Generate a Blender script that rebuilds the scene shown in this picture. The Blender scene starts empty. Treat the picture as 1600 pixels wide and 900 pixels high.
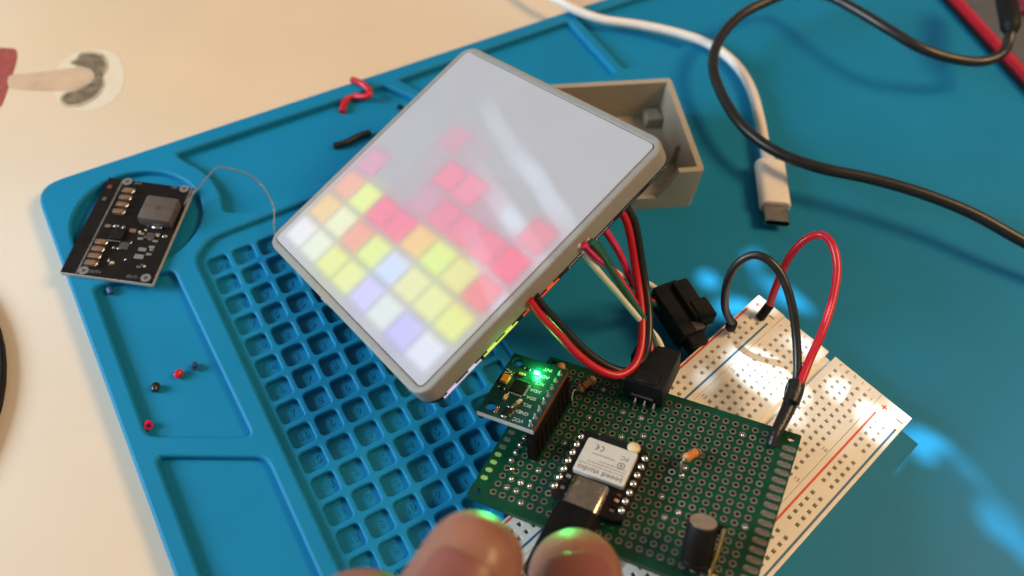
import bpy, bmesh, math, random
from mathutils import Vector, Matrix
random.seed(7)
PI = math.pi
S = 0.001                                    # all lengths below are millimetres
scene = bpy.context.scene
COL = scene.collection

# ------------------------------------------------------------------ camera
CR = Matrix(((0.860854, -0.50441, 0.06709), (-0.385313, -0.732282, -0.561513), (0.332362, 0.45753, -0.824743)))
CP = Vector((29.703, -225.169, 215.289))
FPX = 1318.4713
cd = bpy.data.cameras.new('camera'); cam = bpy.data.objects.new('camera', cd); COL.objects.link(cam)
cd.sensor_width = 36.0; cd.lens = FPX / 1600 * 36
cd.clip_start = 0.005; cd.clip_end = 50
m = Matrix.Identity(4)
for i in range(3):
    m[i][0] = CR[0][i]; m[i][1] = -CR[1][i]; m[i][2] = -CR[2][i]; m[i][3] = CP[i] * S
cam.matrix_world = m
cd.dof.use_dof = True; cd.dof.focus_distance = 0.228; cd.dof.aperture_fstop = 8.5
scene.camera = cam
# ------------------------------------------------------------------ light
w = bpy.data.worlds.new('World'); scene.world = w; w.use_nodes = True
w.node_tree.nodes['Background'].inputs[0].default_value = (1.0, 0.87, 0.74, 1)
w.node_tree.nodes['Background'].inputs[1].default_value = 0.25
def area(name, pos, tgt, size, energy, col, sy=None):
    l = bpy.data.lights.new(name, 'AREA'); l.energy = energy; l.color = col
    l.size = size
    if sy: l.shape = 'RECTANGLE'; l.size_y = sy
    o = bpy.data.objects.new(name, l); COL.objects.link(o)
    o.location = pos; o.rotation_euler = (Vector(tgt) - Vector(pos)).to_track_quat('-Z', 'Y').to_euler()
    return o
area('window_light', (-0.64, 0.26, 0.38), (0.10, -0.1, 0), 0.40, 10.6, (0.76, 0.92, 1.0), 0.36)
area('room_lamp', (0.68, -0.42, 0.75), (0.16, -0.1, 0), 0.28, 7.2, (1.0, 0.63, 0.29))
vs = scene.view_settings
scene.display_settings.display_device = 'sRGB'
vs.view_transform = 'Standard'; vs.look = 'None'; vs.exposure = 0.0; vs.gamma = 1.0; vs.use_curve_mapping = False
scene.render.engine = 'CYCLES'
scene.cycles.use_denoising = True
scene.cycles.max_bounces = 8

# ------------------------------------------------------------------ pixel -> place helpers
def ray(px, py):
    d = Vector(((px - 800) / FPX, (py - 450) / FPX, 1.0))
    return CR.transposed() @ d
def at(px, py, z):                            # point of the plane at height z seen at a photo pixel
    d = ray(px, py); return CP + d * ((z - CP.z) / d.z)
def deep(px, py, depth):                      # point at a distance along the view axis
    return CP + ray(px, py) * depth
def on(M, px, py, h=0.0):                     # local coordinates on the plane z=h of a frame
    Rm = M.to_3x3(); o = M.translation; n = Rm.col[2]; d = ray(px, py)
    s = ((o + n * h) - CP).dot(n) / d.dot(n)
    return Rm.transposed() @ (CP + d * s - o)
def frame(cols, org):
    M = Matrix.Identity(4)
    for j in range(3):
        for i in range(3): M[i][j] = cols[i][j]
    for i in range(3): M[i][3] = org[i]
    return M
def W(M, x, y, z): return M @ Vector((x, y, z))

# ------------------------------------------------------------------ materials
def mat(name, col, rough=0.5, metal=0.0, var=0.07, scale=300, bump=0.0, bscale=1500, spec=0.5, sss=0.0, coat=0.0):
    m = bpy.data.materials.new(name); m.use_nodes = True
    nt = m.node_tree; b = nt.nodes['Principled BSDF']
    tc = nt.nodes.new('ShaderNodeTexCoord')
    n = nt.nodes.new('ShaderNodeTexNoise'); n.inputs['Scale'].default_value = scale; n.inputs['Detail'].default_value = 5
    nt.links.new(tc.outputs['Object'], n.inputs['Vector'])
    r = nt.nodes.new('ShaderNodeValToRGB')
    r.color_ramp.elements[0].position = 0.3; r.color_ramp.elements[1].position = 0.7
    r.color_ramp.elements[0].color = tuple(c * (1 - var) for c in col) + (1,)
    r.color_ramp.elements[1].color = tuple(min(1, c * (1 + var)) for c in col) + (1,)
    nt.links.new(n.outputs['Fac'], r.inputs['Fac']); nt.links.new(r.outputs['Color'], b.inputs['Base Color'])
    rr = nt.nodes.new('ShaderNodeMapRange'); rr.inputs[3].default_value = max(0.02, rough - 0.06); rr.inputs[4].default_value = min(1, rough + 0.06)
    nt.links.new(n.outputs['Fac'], rr.inputs[0]); nt.links.new(rr.outputs[0], b.inputs['Roughness'])
    b.inputs['Metallic'].default_value = metal; b.inputs['Specular IOR Level'].default_value = spec
    if coat: b.inputs['Coat Weight'].default_value = coat; b.inputs['Coat Roughness'].default_value = 0.12
    if sss:
        b.inputs['Subsurface Weight'].default_value = sss; b.inputs['Subsurface Radius'].default_value = (1.0, 0.35, 0.18)
        b.inputs['Subsurface Scale'].default_value = 0.003
    if bump:
        n2 = nt.nodes.new('ShaderNodeTexNoise'); n2.inputs['Scale'].default_value = bscale; n2.inputs['Detail'].default_value = 3
        nt.links.new(tc.outputs['Object'], n2.inputs['Vector'])
        bp = nt.nodes.new('ShaderNodeBump'); bp.inputs['Strength'].default_value = bump; bp.inputs['Distance'].default_value = 0.0004
        nt.links.new(n2.outputs['Fac'], bp.inputs['Height']); nt.links.new(bp.outputs['Normal'], b.inputs['Normal'])
    return m
def emat(name, col, strength):
    m = bpy.data.materials.new(name); m.use_nodes = True
    b = m.node_tree.nodes['Principled BSDF']; b.inputs['Base Color'].default_value = col + (1,)
    b.inputs['Emission Color'].default_value = col + (1,); b.inputs['Emission Strength'].default_value = strength
    return m
m_table = mat('cream_table', (0.67, 0.60, 0.525), 0.5, var=0.035, scale=18, bump=0.06, bscale=900, spec=0.3)
def warm_light_tint(m):                              # warm light painted into the cream table colour as soft peach patches
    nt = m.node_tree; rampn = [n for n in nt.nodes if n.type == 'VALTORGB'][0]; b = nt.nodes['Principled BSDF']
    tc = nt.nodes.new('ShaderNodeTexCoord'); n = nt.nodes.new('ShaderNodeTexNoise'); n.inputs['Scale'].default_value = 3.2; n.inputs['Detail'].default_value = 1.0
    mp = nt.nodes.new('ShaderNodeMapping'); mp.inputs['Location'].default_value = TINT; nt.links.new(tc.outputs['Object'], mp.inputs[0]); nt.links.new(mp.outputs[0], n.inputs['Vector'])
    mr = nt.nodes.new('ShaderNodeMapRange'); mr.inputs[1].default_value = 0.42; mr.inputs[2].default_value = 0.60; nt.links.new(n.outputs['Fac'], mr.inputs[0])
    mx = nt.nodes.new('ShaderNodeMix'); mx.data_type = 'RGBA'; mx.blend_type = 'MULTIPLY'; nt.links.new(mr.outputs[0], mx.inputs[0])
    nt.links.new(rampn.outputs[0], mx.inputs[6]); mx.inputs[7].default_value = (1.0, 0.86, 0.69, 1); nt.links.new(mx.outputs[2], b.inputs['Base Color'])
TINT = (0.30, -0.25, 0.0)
warm_light_tint(m_table)
m_sil = mat('blue_silicone', (0.004, 0.188, 0.375), 0.54, var=0.045, scale=40, bump=0.10, bscale=2500, spec=0.2)
m_frame = mat('grey_filament', (0.25, 0.24, 0.225), 0.55, var=0.05, scale=700, bump=0.12, bscale=2500)
m_box = mat('grey_beige_filament', (0.36, 0.32, 0.265), 0.55, var=0.05, scale=700, bump=0.15, bscale=2200)
m_diff = mat('milky_diffuser', (0.42, 0.415, 0.46), 0.32, var=0.02, scale=60)
m_pcb = mat('green_solder_mask', (0.002, 0.046, 0.022), 0.36, var=0.25, scale=160, bump=0.05, spec=0.32)
m_socket = mat('matte_black_plastic', (0.004, 0.004, 0.004), 0.6, var=0.2, spec=0.12)
m_pcbdark = mat('dark_teal_solder_mask', (0.005, 0.045, 0.05), 0.35, var=0.2, scale=220)
m_pcbblack = mat('black_solder_mask', (0.008, 0.006, 0.006), 0.42, var=0.25, scale=250, spec=0.25)
m_pcbedge = mat('pale_board_edge', (0.42, 0.42, 0.38), 0.6)
m_pad = mat('tinned_pad', (0.185, 0.16, 0.14), 0.45, 0.45, var=0.35, scale=900)
m_solder = mat('bright_solder', (0.72, 0.70, 0.66), 0.22, 1.0, var=0.15, scale=900)
m_gold = mat('gold_plate', (0.75, 0.53, 0.20), 0.3, 1.0, var=0.1)
m_greenpad = mat('green_lit_pad', (0.30, 0.50, 0.14), 0.4, 0.2)  # pad metal with the green LED's glow painted into its colour
m_steel = mat('steel_shell', (0.46, 0.38, 0.30), 0.26, 1.0, var=0.12, scale=500)
m_label = mat('white_shield_print', (0.62, 0.60, 0.57), 0.35, 0.25, var=0.04, scale=500)
m_ink = mat('grey_ink', (0.05, 0.045, 0.045), 0.6)
m_silk = mat('white_silkscreen', (0.62, 0.64, 0.62), 0.55)
m_silkdim = mat('dim_silkscreen', (0.17, 0.17, 0.175), 0.6)
m_bb = mat('white_abs', (0.80, 0.765, 0.70), 0.36, var=0.03, scale=120, bump=0.05, bscale=1800, coat=0.2)
m_hole = mat('dark_contact', (0.022, 0.017, 0.013), 0.7)
m_slot = mat('black_slot', (0.004, 0.004, 0.004), 0.7, spec=0.1)
m_red = mat('red_print', (0.66, 0.07, 0.045), 0.5)
m_blue = mat('blue_print', (0.03, 0.14, 0.27), 0.5)
m_bktext = mat('dark_print', (0.12, 0.09, 0.07), 0.6)
m_wred = mat('red_insulation', (0.50, 0.007, 0.022), 0.36, var=0.08)
m_wpink = mat('pink_red_insulation', (0.60, 0.012, 0.085), 0.36, var=0.06)
m_wblack = mat('black_insulation', (0.012, 0.011, 0.011), 0.35, var=0.2)
m_wwhite = mat('white_insulation', (0.72, 0.70, 0.66), 0.4, var=0.04)
m_wgreen = mat('green_insulation', (0.01, 0.10, 0.055), 0.4, var=0.08)
m_black = mat('black_plastic', (0.008, 0.008, 0.009), 0.55, var=0.25, scale=500, bump=0.08, spec=0.20)
m_shrink = mat('black_heat_shrink', (0.008, 0.008, 0.008), 0.38, var=0.2, scale=500, bump=0.5, bscale=900)
m_usbw = mat('white_cable_jacket', (0.78, 0.72, 0.68), 0.42, var=0.03)
m_cap = mat('aluminium_can_top', (0.33, 0.26, 0.205), 0.42, 0.35, var=0.08)
m_mlcc = mat('brown_ceramic', (0.20, 0.105, 0.055), 0.45, var=0.2, scale=900)
m_tan = mat('tan_resistor_coat', (0.46, 0.22, 0.09), 0.45, var=0.12, scale=900)
m_orange = mat('orange_band', (0.75, 0.20, 0.03), 0.45, var=0.12)
m_brown = mat('brown_band', (0.16, 0.045, 0.02), 0.45)
m_tant = mat('orange_tantalum', (0.72, 0.29, 0.03), 0.4, var=0.1)
m_cream = mat('cream_ceramic', (0.62, 0.50, 0.30), 0.45, var=0.1)
m_ind = mat('grey_ferrite', (0.085, 0.068, 0.06), 0.6, var=0.12, scale=500, bump=0.1)
m_dev = mat('dark_grey_shell', (0.085, 0.082, 0.092), 0.45, var=0.1, scale=200, bump=0.1)
m_mag = mat('dark_magenta', (0.16, 0.006, 0.045), 0.5)
m_skin = mat('skin', (0.275, 0.115, 0.075), 0.50, var=0.20, scale=90, bump=0.30, bscale=1100, sss=0.25, spec=0.45, coat=0.12)
m_nail = mat('fingernail', (0.24, 0.078, 0.062), 0.42, var=0.08, scale=90, sss=0.2)
m_pr = mat('printed_red', (0.32, 0.07, 0.06), 0.5, var=0.22, scale=420)
m_parm = mat('printed_tan', (0.56, 0.40, 0.28), 0.5, var=0.12, scale=120)
m_pleaf = mat('printed_dark_olive', (0.19, 0.15, 0.10), 0.5, var=0.45, scale=260)
m_phalo = mat('printed_pale_halo', (0.69, 0.605, 0.485), 0.5, var=0.03)
m_dust = mat('blue_dust', (0.02, 0.07, 0.17), 0.5)
m_led = emat('green_led', (0.05, 1.0, 0.16), 28.0)
m_edge_w = emat('white_led_edge', (0.62, 0.62, 1.0), 0.5)
m_edge_y = emat('yellow_led_edge', (0.70, 0.85, 0.14), 0.5)
m_edge_r = emat('red_led_edge', (0.85, 0.12, 0.02), 0.3)

# ------------------------------------------------------------------ mesh builder
class MB:
    def __init__(s): s.v = []; s.f = []; s.mi = []; s.cur = 0
    def face(s, idx): s.f.append(tuple(idx)); s.mi.append(s.cur)
    def add(s, vs, fs, T=None):
        n = len(s.v)
        for v in vs:
            v = Vector(v); s.v.append(T @ v if T else v)
        for f in fs: s.face([i + n for i in f])
        return s
    def bm(s, b, T=None):
        b.verts.index_update(); s.add([v.co.copy() for v in b.verts], [[v.index for v in f.verts] for f in b.faces], T); b.free(); return s
    def box(s, c, size, bev=0.0, T=None, seg=1):
        b = bmesh.new(); bmesh.ops.create_cube(b, size=1.0)
        for v in b.verts: v.co = Vector((v.co.x * size[0], v.co.y * size[1], v.co.z * size[2]))
        if bev: bmesh.ops.bevel(b, geom=list(b.edges), offset=bev, segments=seg, affect='EDGES', profile=0.6)
        for v in b.verts: v.co += Vector(c)
        return s.bm(b, T)
    def cyl(s, p0, p1, r0, r1=None, n=16, caps=True):
        return s.tube([p0, p1], [r0, r0 if r1 is None else r1], n, caps)
    def tube(s, pts, r, n=10, caps=True, flat=None):
        pts = [Vector(p) for p in pts]; L = len(pts)
        rs = r if isinstance(r, (list, tuple)) else [r] * L
        base = len(s.v); prev = None
        for i, p in enumerate(pts):
            t = (pts[min(i + 1, L - 1)] - pts[max(i - 1, 0)])
            t = t.normalized() if t.length > 1e-9 else Vector((0, 0, 1))
            if prev is None:
                u = t.orthogonal().normalized() if abs(t.z) > 0.95 else t.cross(Vector((0, 0, 1))).normalized()
            else:
                u = (prev - t * prev.dot(t)); u = u.normalized() if u.length > 1e-6 else t.orthogonal().normalized()
            prev = u; w_ = t.cross(u)
            for k in range(n):
                a = 2 * PI * k / n
                s.v.append(p + (u * math.cos(a) + w_ * math.sin(a)) * rs[i])
        for i in range(L - 1):
            for k in range(n):
                a = base + i * n + k; b_ = base + i * n + (k + 1) % n
                s.face((a, b_, b_ + n, a + n))
        if caps:
            s.face([base + k for k in range(n)][::-1]); s.face([base + (L - 1) * n + k for k in range(n)])
        return s
    def lathe(s, prof, n=24, T=None):          # prof: (r, z) bottom to top
        vs, fs = [], []
        for r, z in prof:
            for k in range(n): vs.append((r * math.cos(2 * PI * k / n), r * math.sin(2 * PI * k / n), z))
        for i in range(len(prof) - 1):
            for k in range(n):
                a = i * n + k; b_ = i * n + (k + 1) % n; fs.append((a, b_, b_ + n, a + n))
        fs.append([k for k in range(n)][::-1]); fs.append([(len(prof) - 1) * n + k for k in range(n)])
        return s.add(vs, fs, T)
    def ball(s, c, r, n=10, sq=1.0):
        prof = [(max(0.02 * r, r * math.sin(PI * i / 8)), -r * sq * math.cos(PI * i / 8)) for i in range(9)]
        return s.lathe(prof, n, Matrix.Translation(Vector(c)))
    def prism(s, poly, z0, z1, T=None):
        n = len(poly)
        area2 = sum(poly[i][0] * poly[(i + 1) % n][1] - poly[(i + 1) % n][0] * poly[i][1] for i in range(n))
        if area2 < 0: poly = poly[::-1]
        vs = [(x, y, z0) for x, y in poly] + [(x, y, z1) for x, y in poly]
        fs = [list(range(n))[::-1], list(range(n, 2 * n))] + [(i, (i + 1) % n, (i + 1) % n + n, i + n) for i in range(n)]
        return s.add(vs, fs, T)
    def ring(s, c, r0, r1, z0, z1, n=14, T=None):   # annulus with a bore
        vs, fs = [], []
        for r, z in ((r0, z0), (r1, z0), (r1, z1), (r0, z1)):
            for k in range(n): vs.append((c[0] + r * math.cos(2 * PI * k / n), c[1] + r * math.sin(2 * PI * k / n), z))
        for i in range(4):
            for k in range(n):
                a = i * n + k; b_ = i * n + (k + 1) % n; c_ = ((i + 1) % 4) * n
                fs.append((a, b_, c_ + (k + 1) % n, c_ + k))
        return s.add(vs, fs, T)
    def mesh(s, name, mats, smooth=True, ang=0.7):
        me = bpy.data.meshes.new(name)
        me.from_pydata([tuple(v * S) for v in s.v], [], s.f)
        for mm in (mats if isinstance(mats, (list, tuple)) else [mats]): me.materials.append(mm)
        if isinstance(mats, (list, tuple)): me.polygons.foreach_set('material_index', s.mi)
        me.update()
        if smooth:
            me.polygons.foreach_set('use_smooth', [True] * len(me.polygons))
            try: me.set_sharp_from_angle(angle=ang)
            except Exception: pass
        return me
    def build(s, name, mats, parent=None, smooth=True, ang=0.7):
        return link(name, s.mesh(name, mats, smooth, ang), parent)
def link(name, me, parent=None):
    o = bpy.data.objects.new(name, me); COL.objects.link(o)
    if parent is not None: o.parent = parent
    return o
def tag(o, label=None, cat=None, group=None, kind=None):
    if label: o['label'] = label
    if cat: o['category'] = cat
    if group: o['group'] = group
    if kind: o['kind'] = kind
    return o
def thing(name, label, cat, M=None, group=None):
    o = bpy.data.objects.new(name, None); COL.objects.link(o); o.empty_display_size = 0.01
    if M is not None:
        M = M.copy(); M.translation = M.translation * S; o.matrix_world = M
    return tag(o, label, cat, group)
def stuff(o): o['kind'] = 'stuff'; return o
def smooth_path(pts, k=8):
    pts = [Vector(p) for p in pts]; out = []
    P = [pts[0] * 2 - pts[1]] + pts + [pts[-1] * 2 - pts[-2]]
    for i in range(1, len(P) - 2):
        for j in range(k):
            t = j / k; a, b, c, d = P[i - 1], P[i], P[i + 1], P[i + 2]
            out.append(0.5 * ((2 * b) + (c - a) * t + (2 * a - 5 * b + 4 * c - d) * t * t + (3 * b - a - 3 * c + d) * t ** 3))
    out.append(pts[-1]); return out
def rrect(x0, y0, x1, y1, r, n=3):
    out = []
    for cx, cy, a0 in ((x1 - r, y1 - r, 0), (x0 + r, y1 - r, 90), (x0 + r, y0 + r, 180), (x1 - r, y0 + r, 270)):
        for k in range(n + 1):
            a = math.radians(a0 + 90 * k / n); out.append((cx + r * math.cos(a), cy + r * math.sin(a)))
    return out
def rpoly(poly, r, n=3):                       # round the corners of a polygon
    out = []; L = len(poly)
    for i in range(L):
        p = Vector(poly[i]); a = Vector(poly[i - 1]) - p; b = Vector(poly[(i + 1) % L]) - p
        rr = min(r, a.length * 0.45, b.length * 0.45)
        A = p + a.normalized() * rr; B = p + b.normalized() * rr
        for k in range(n + 1):
            t = k / n; q = A * (1 - t) ** 2 + p * 2 * t * (1 - t) + B * t * t; out.append((q.x, q.y))
    return out
def circ(x, y, r, n=24): return [(x + r * math.cos(2 * PI * k / n), y + r * math.sin(2 * PI * k / n)) for k in range(n)]
def plate(mb, outlines, z0, z1, bev=0.0, res=2):   # flat plate with holes, optional rounded edges
    cu = bpy.data.curves.new('plate', 'CURVE'); cu.dimensions = '2D'; cu.fill_mode = 'BOTH'
    cu.extrude = (z1 - z0) / 2 - bev; cu.bevel_depth = bev; cu.bevel_resolution = res; cu.offset = -bev
    for pl in outlines:
        sp = cu.splines.new('POLY'); sp.points.add(len(pl) - 1)
        for i, (x, y) in enumerate(pl): sp.points[i].co = (x, y, 0, 1)
        sp.use_cyclic_u = True
    o = bpy.data.objects.new('plate', cu); COL.objects.link(o)
    dg = bpy.context.evaluated_depsgraph_get(); dg.update()
    me = bpy.data.meshes.new_from_object(o.evaluated_get(dg))
    zc = (z0 + z1) / 2
    mb.add([(v.co.x, v.co.y, v.co.z + zc) for v in me.vertices], [list(p.vertices) for p in me.polygons])
    bpy.data.objects.remove(o); bpy.data.curves.remove(cu); bpy.data.meshes.remove(me)
    return mb
def text(mb, s, size, T, ext=0.01, font_x=1.0):
    cu = bpy.data.curves.new('t', 'FONT'); cu.body = s; cu.size = size; cu.extrude = ext; cu.resolution_u = 2
    cu.align_x = 'CENTER'; cu.align_y = 'CENTER'
    o = bpy.data.objects.new('t', cu); COL.objects.link(o)
    dg = bpy.context.evaluated_depsgraph_get(); dg.update()
    me = bpy.data.meshes.new_from_object(o.evaluated_get(dg))
    mb.add([(v.co.x * font_x, v.co.y, v.co.z) for v in me.vertices], [list(p.vertices) for p in me.polygons], T)
    bpy.data.objects.remove(o); bpy.data.curves.remove(cu); bpy.data.meshes.remove(me)
    return mb
def TR(x, y, z, a=0.0): return Matrix.Translation((x, y, z)) @ Matrix.Rotation(math.radians(a), 4, 'Z')

# ================================================================== SETTING
TZ = -6.0                                       # table top below the mat's top face
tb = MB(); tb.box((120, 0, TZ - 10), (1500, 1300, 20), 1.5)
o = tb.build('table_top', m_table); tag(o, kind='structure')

# printed picture on the table
pt = thing('table_print', 'printed picture of a red sleeve, bare arm and dark wreath on the cream table', 'print', Matrix.Translation((0, 0, TZ)))
def flat(px_poly, z0, z1, r=2.0): return MB().prism(rpoly([tuple(at(x, y, TZ).to_2d()) for x, y in px_poly], r, 4), z0, z1)
flat([(84, 150), (100, 168), (135, 175), (172, 164), (196, 132), (192, 96), (170, 76), (120, 80), (90, 100)], 0.02, 0.06, 6).build('pale_halo', m_phalo, pt)
flat([(-60, 80), (-20, 74), (26, 76), (27, 92), (16, 130), (2, 168), (-60, 190)], 0.02, 0.10, 2).build('red_sleeve', m_pr, pt)
flat([(12, 117), (60, 114), (110, 106), (140, 106), (150, 118), (138, 134), (104, 143), (60, 142), (12, 139)], 0.07, 0.12, 3).build('arm', m_parm, pt)
m_psoft = mat('printed_soft_olive', (0.44, 0.36, 0.26), 0.5, var=0.25, scale=200)
flat([(106, 98), (121, 90), (124, 82), (143, 79), (164, 85), (171, 102), (165, 117), (151, 124), (142, 111), (126, 108)], 0.125, 0.129, 4).build('wreath_fringe', m_psoft, pt)
flat([(160, 112), (166, 134), (153, 154), (129, 167), (104, 170), (91, 158), (101, 142), (121, 138), (140, 127), (149, 115)], 0.125, 0.129, 4).build('wreath_fringe', m_psoft, pt)
flat([(110, 98), (122, 94), (124, 86), (142, 83), (160, 88), (166, 102), (160, 116), (150, 120), (143, 108), (128, 104)], 0.13, 0.17, 3).build('wreath_leaves', m_pleaf, pt)
flat([(160, 116), (161, 134), (150, 150), (128, 162), (106, 165), (96, 157), (103, 146), (122, 142), (142, 130), (150, 119)], 0.13, 0.17, 3).build('wreath_leaves', m_pleaf, pt)
# black round lid at the left edge
dp = [at(-6, 500, TZ + 3), at(6, 575, TZ + 3), at(-6, 648, TZ + 3)]
ax, ay, bx, by, cx, cy = dp[0].x, dp[0].y, dp[1].x, dp[1].y, dp[2].x, dp[2].y
dd = 2 * (ax * (by - cy) + bx * (cy - ay) + cx * (ay - by))
ux = ((ax * ax + ay * ay) * (by - cy) + (bx * bx + by * by) * (cy - ay) + (cx * cx + cy * cy) * (ay - by)) / dd
uy = ((ax * ax + ay * ay) * (cx - bx) + (bx * bx + by * by) * (ax - cx) + (cx * cx + cy * cy) * (bx - ax)) / dd
rad = math.hypot(ax - ux, ay - uy)
o = MB().lathe([(rad - 1.0, 0), (rad, 0.8), (rad, 2.4), (rad - 0.6, 3), (rad - 3, 3), (rad - 4, 2.0), (0.5, 2.0)], 64, Matrix.Translation((0, 0, 0))).build('round_lid', m_black)
o.location = Vector((ux, uy, TZ)) * S
tag(o, 'black round lid just entering the picture at the left edge of the table', 'lid')

# ================================================================== SILICONE MAT
mat_t = thing('soldering_mat', 'blue silicone soldering mat with moulded trays and small square cells', 'mat', Matrix.Translation((0, 0, TZ)))
PX0, PY0, PITCH = 41.37, -54.73, 8.133
NCOL, NROW = 8, 24
cell_area = rpoly([(35.7, -50.5), (42.0, -45.2), (104.6, -44.2), (104.6, -254), (35.7, -254)], 3)
cA = rpoly([(6.0, -47.0), (14, -48.2), (28.4, -51.5), (29.6, -114.6), (5.4, -101.2)], 2.2)
cB = rpoly([(5.6, -108.0), (30.6, -122.0), (30.6, -200), (5.6, -185)], 2.6)
cD = rpoly([(5.6, -193), (30.6, -208), (30.6, -294), (5.6, -294)], 2.6)
arcp = [(25 + 26.5 * math.cos(math.radians(a)), -27 + 26.5 * math.sin(math.radians(a))) for a in (-22, -5, 10, 25, 38)]
c1 = rpoly(arcp + [(44.0, -6.2), (120.4, -6.2), (131.5, -24), (134, -39.5), (56, -40.5)], 1.6)
c2 = rpoly([(126.4, -6.2), (201.4, -5.2), (201.4, -38.5), (139, -39.5), (136, -24)], 1.6)
c3 = rpoly([(205.8, -5.2), (300, -5.2), (300, -36), (205.8, -38.5)], 1.6)
c4 = rpoly([(305, -5.2), (420, -5.2), (420, -36), (305, -36)], 1.6)
circle = circ(25, -27, 19.6, 48)
body = MB()
plate(body, [rpoly([(0, 0), (450, 0), (450, -300), (0, -300)], 9, 6), cell_area, cA, cB, cD, c1, c2, c3, c4, circle], TZ + 0.02, 0.0, 1.0, 3)
cells = []
for i in range(NCOL):
    for j in range(NROW):
        x = PX0 + i * PITCH; y = PY0 - j * PITCH
        if y < -250: continue
        cells.append(rrect(x - 3.15, y - 3.15, x + 3.15, y + 3.15, 1.15, 3))
plate(body, [rrect(35.0, -255, 105.5, -43.5, 2)] + cells, TZ + 0.4, -1.7, 0.55, 3)
body.prism([(2, -2), (448, -2), (448, -298), (2, -298)], TZ + 0.2, -3.7)
fl = MB()                                        # tray floors
for poly in (cA, cB, cD, c1, c2, c3, c4, circle):
    body.prism(rpoly([tuple(Vector(p)) for p in poly], 0.01, 1), -5.0, -2.5)
for v in body.v: v.z -= TZ
body.build('mat_body', m_sil, mat_t)
DIG = {0: ['20', '19', '18', '17', '16', '14', '6', '7', '16', '15', '18', '11', '13', '12', '10'],
       1: ['10', '8', '7', '5', '3', '1', '9', '8', '6', '4', '2', '9', '3', '8', '6'],
       2: ['6', '9', '7', '5', '3', '1', '8', '6', '9', '7', '5', '3', '10', '4', '2'],
       3: ['4', '2', '6', '8', '9', '7', '5', '9', '8', '6', '4', '2', '9', '7', '5'],
       4: ['3', '1', '5', '7', '9', '8', '6', '4', '2', '7', '5', '2', '1', '6', '4'],
       5: ['2', '4', '6', '8', '1', '3', '5', '7', '9', '7', '3', '5', '8', '2', '6']}
for i, col in DIG.items():
    for j, d in enumerate(col):
        t_ = MB(); text(t_, d, 3.1, TR(PX0 + i * PITCH + 0.5, PY0 - j * PITCH + 0.1, -3.7 - TZ, 3), 0.22)
        t_.build('embossed_number', m_sil, mat_t)
# specks and insulation crumbs in the tray
def crumb(name, px, py, m, label, r, ln, hollow=False, z=-2.5):
    p = at(px, py, z + r); a = random.uniform(0, PI)
    d = Vector((math.cos(a), math.sin(a), 0)) * ln / 2
    b = MB()
    if hollow:
        T = Matrix.Translation(p) @ Matrix.Rotation(0.9, 4, 'X') @ Matrix.Rotation(a, 4, 'Z')
        b.ring((0, 0), r * 0.5, r, -ln / 2, ln / 2, 12, T)
    else: b.tube([p - d, p - d * 0.5, p + d * 0.5, p + d], [r * 0.8, r, r, r * 0.75], 10)
    o = b.build(name, m); return tag(o, label, 'wire scrap', 'cut bits of wire insulation in the left tray')
crumb('wire_insulation_scrap', 243, 605, m_wblack, 'black crumb of wire insulation in the left tray, just left of the red one', 1.15, 2.4)
crumb('wire_insulation_scrap', 279, 584, m_wred, 'solid red crumb of insulation between the black and the blue one', 1.1, 2.4)
crumb('wire_insulation_scrap', 304, 572, m_dust, 'dark blue crumb of insulation, rightmost of three in the left tray', 1.05, 2.2, True)
crumb('wire_insulation_scrap', 232, 664, m_wpink, 'tiny hollow pink ring of insulation in the lower corner of the left tray', 1.15, 1.6, True)
crumb('wire_insulation_scrap', 172, 454, m_dust, 'dark blue scrap of insulation under the edge of the black circuit board', 1.0, 2.2)
# red and dark wire offcuts near the top rim, black crumb
def offcut(name, pxs, r, m, label):
    o = MB().tube(smooth_path([at(x, y, z) for x, y, z in pxs], 6), r, 12).build(name, m); return tag(o, label, 'wire offcut')
offcut('wire_offcut', [(549, 124, 1.1), (566, 131, 1.1), (576, 140, 1.1), (577, 148, 0.8), (569, 151, 0), (552, 151, -1.2), (542, 155, -1.3), (536, 166, -1.4), (535, 175, -1.4)], 1.15, m_wred, 'bent S-shaped red wire offcut on the top rim of the mat')
offcut('wire_offcut', [(521, 228, -1.3), (540, 223, -1.3), (562, 212, -1.3), (579, 207, -1.3)], 1.15, m_wblack, 'short dark wire offcut lying in the tray left of the display panel')
o = MB().ball(at(625, 167, -1.6), 1.1, 8, 0.8).build('insulation_crumb', m_black); tag(o, 'small black crumb beside the upper left edge of the display panel', 'wire scrap')

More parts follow.
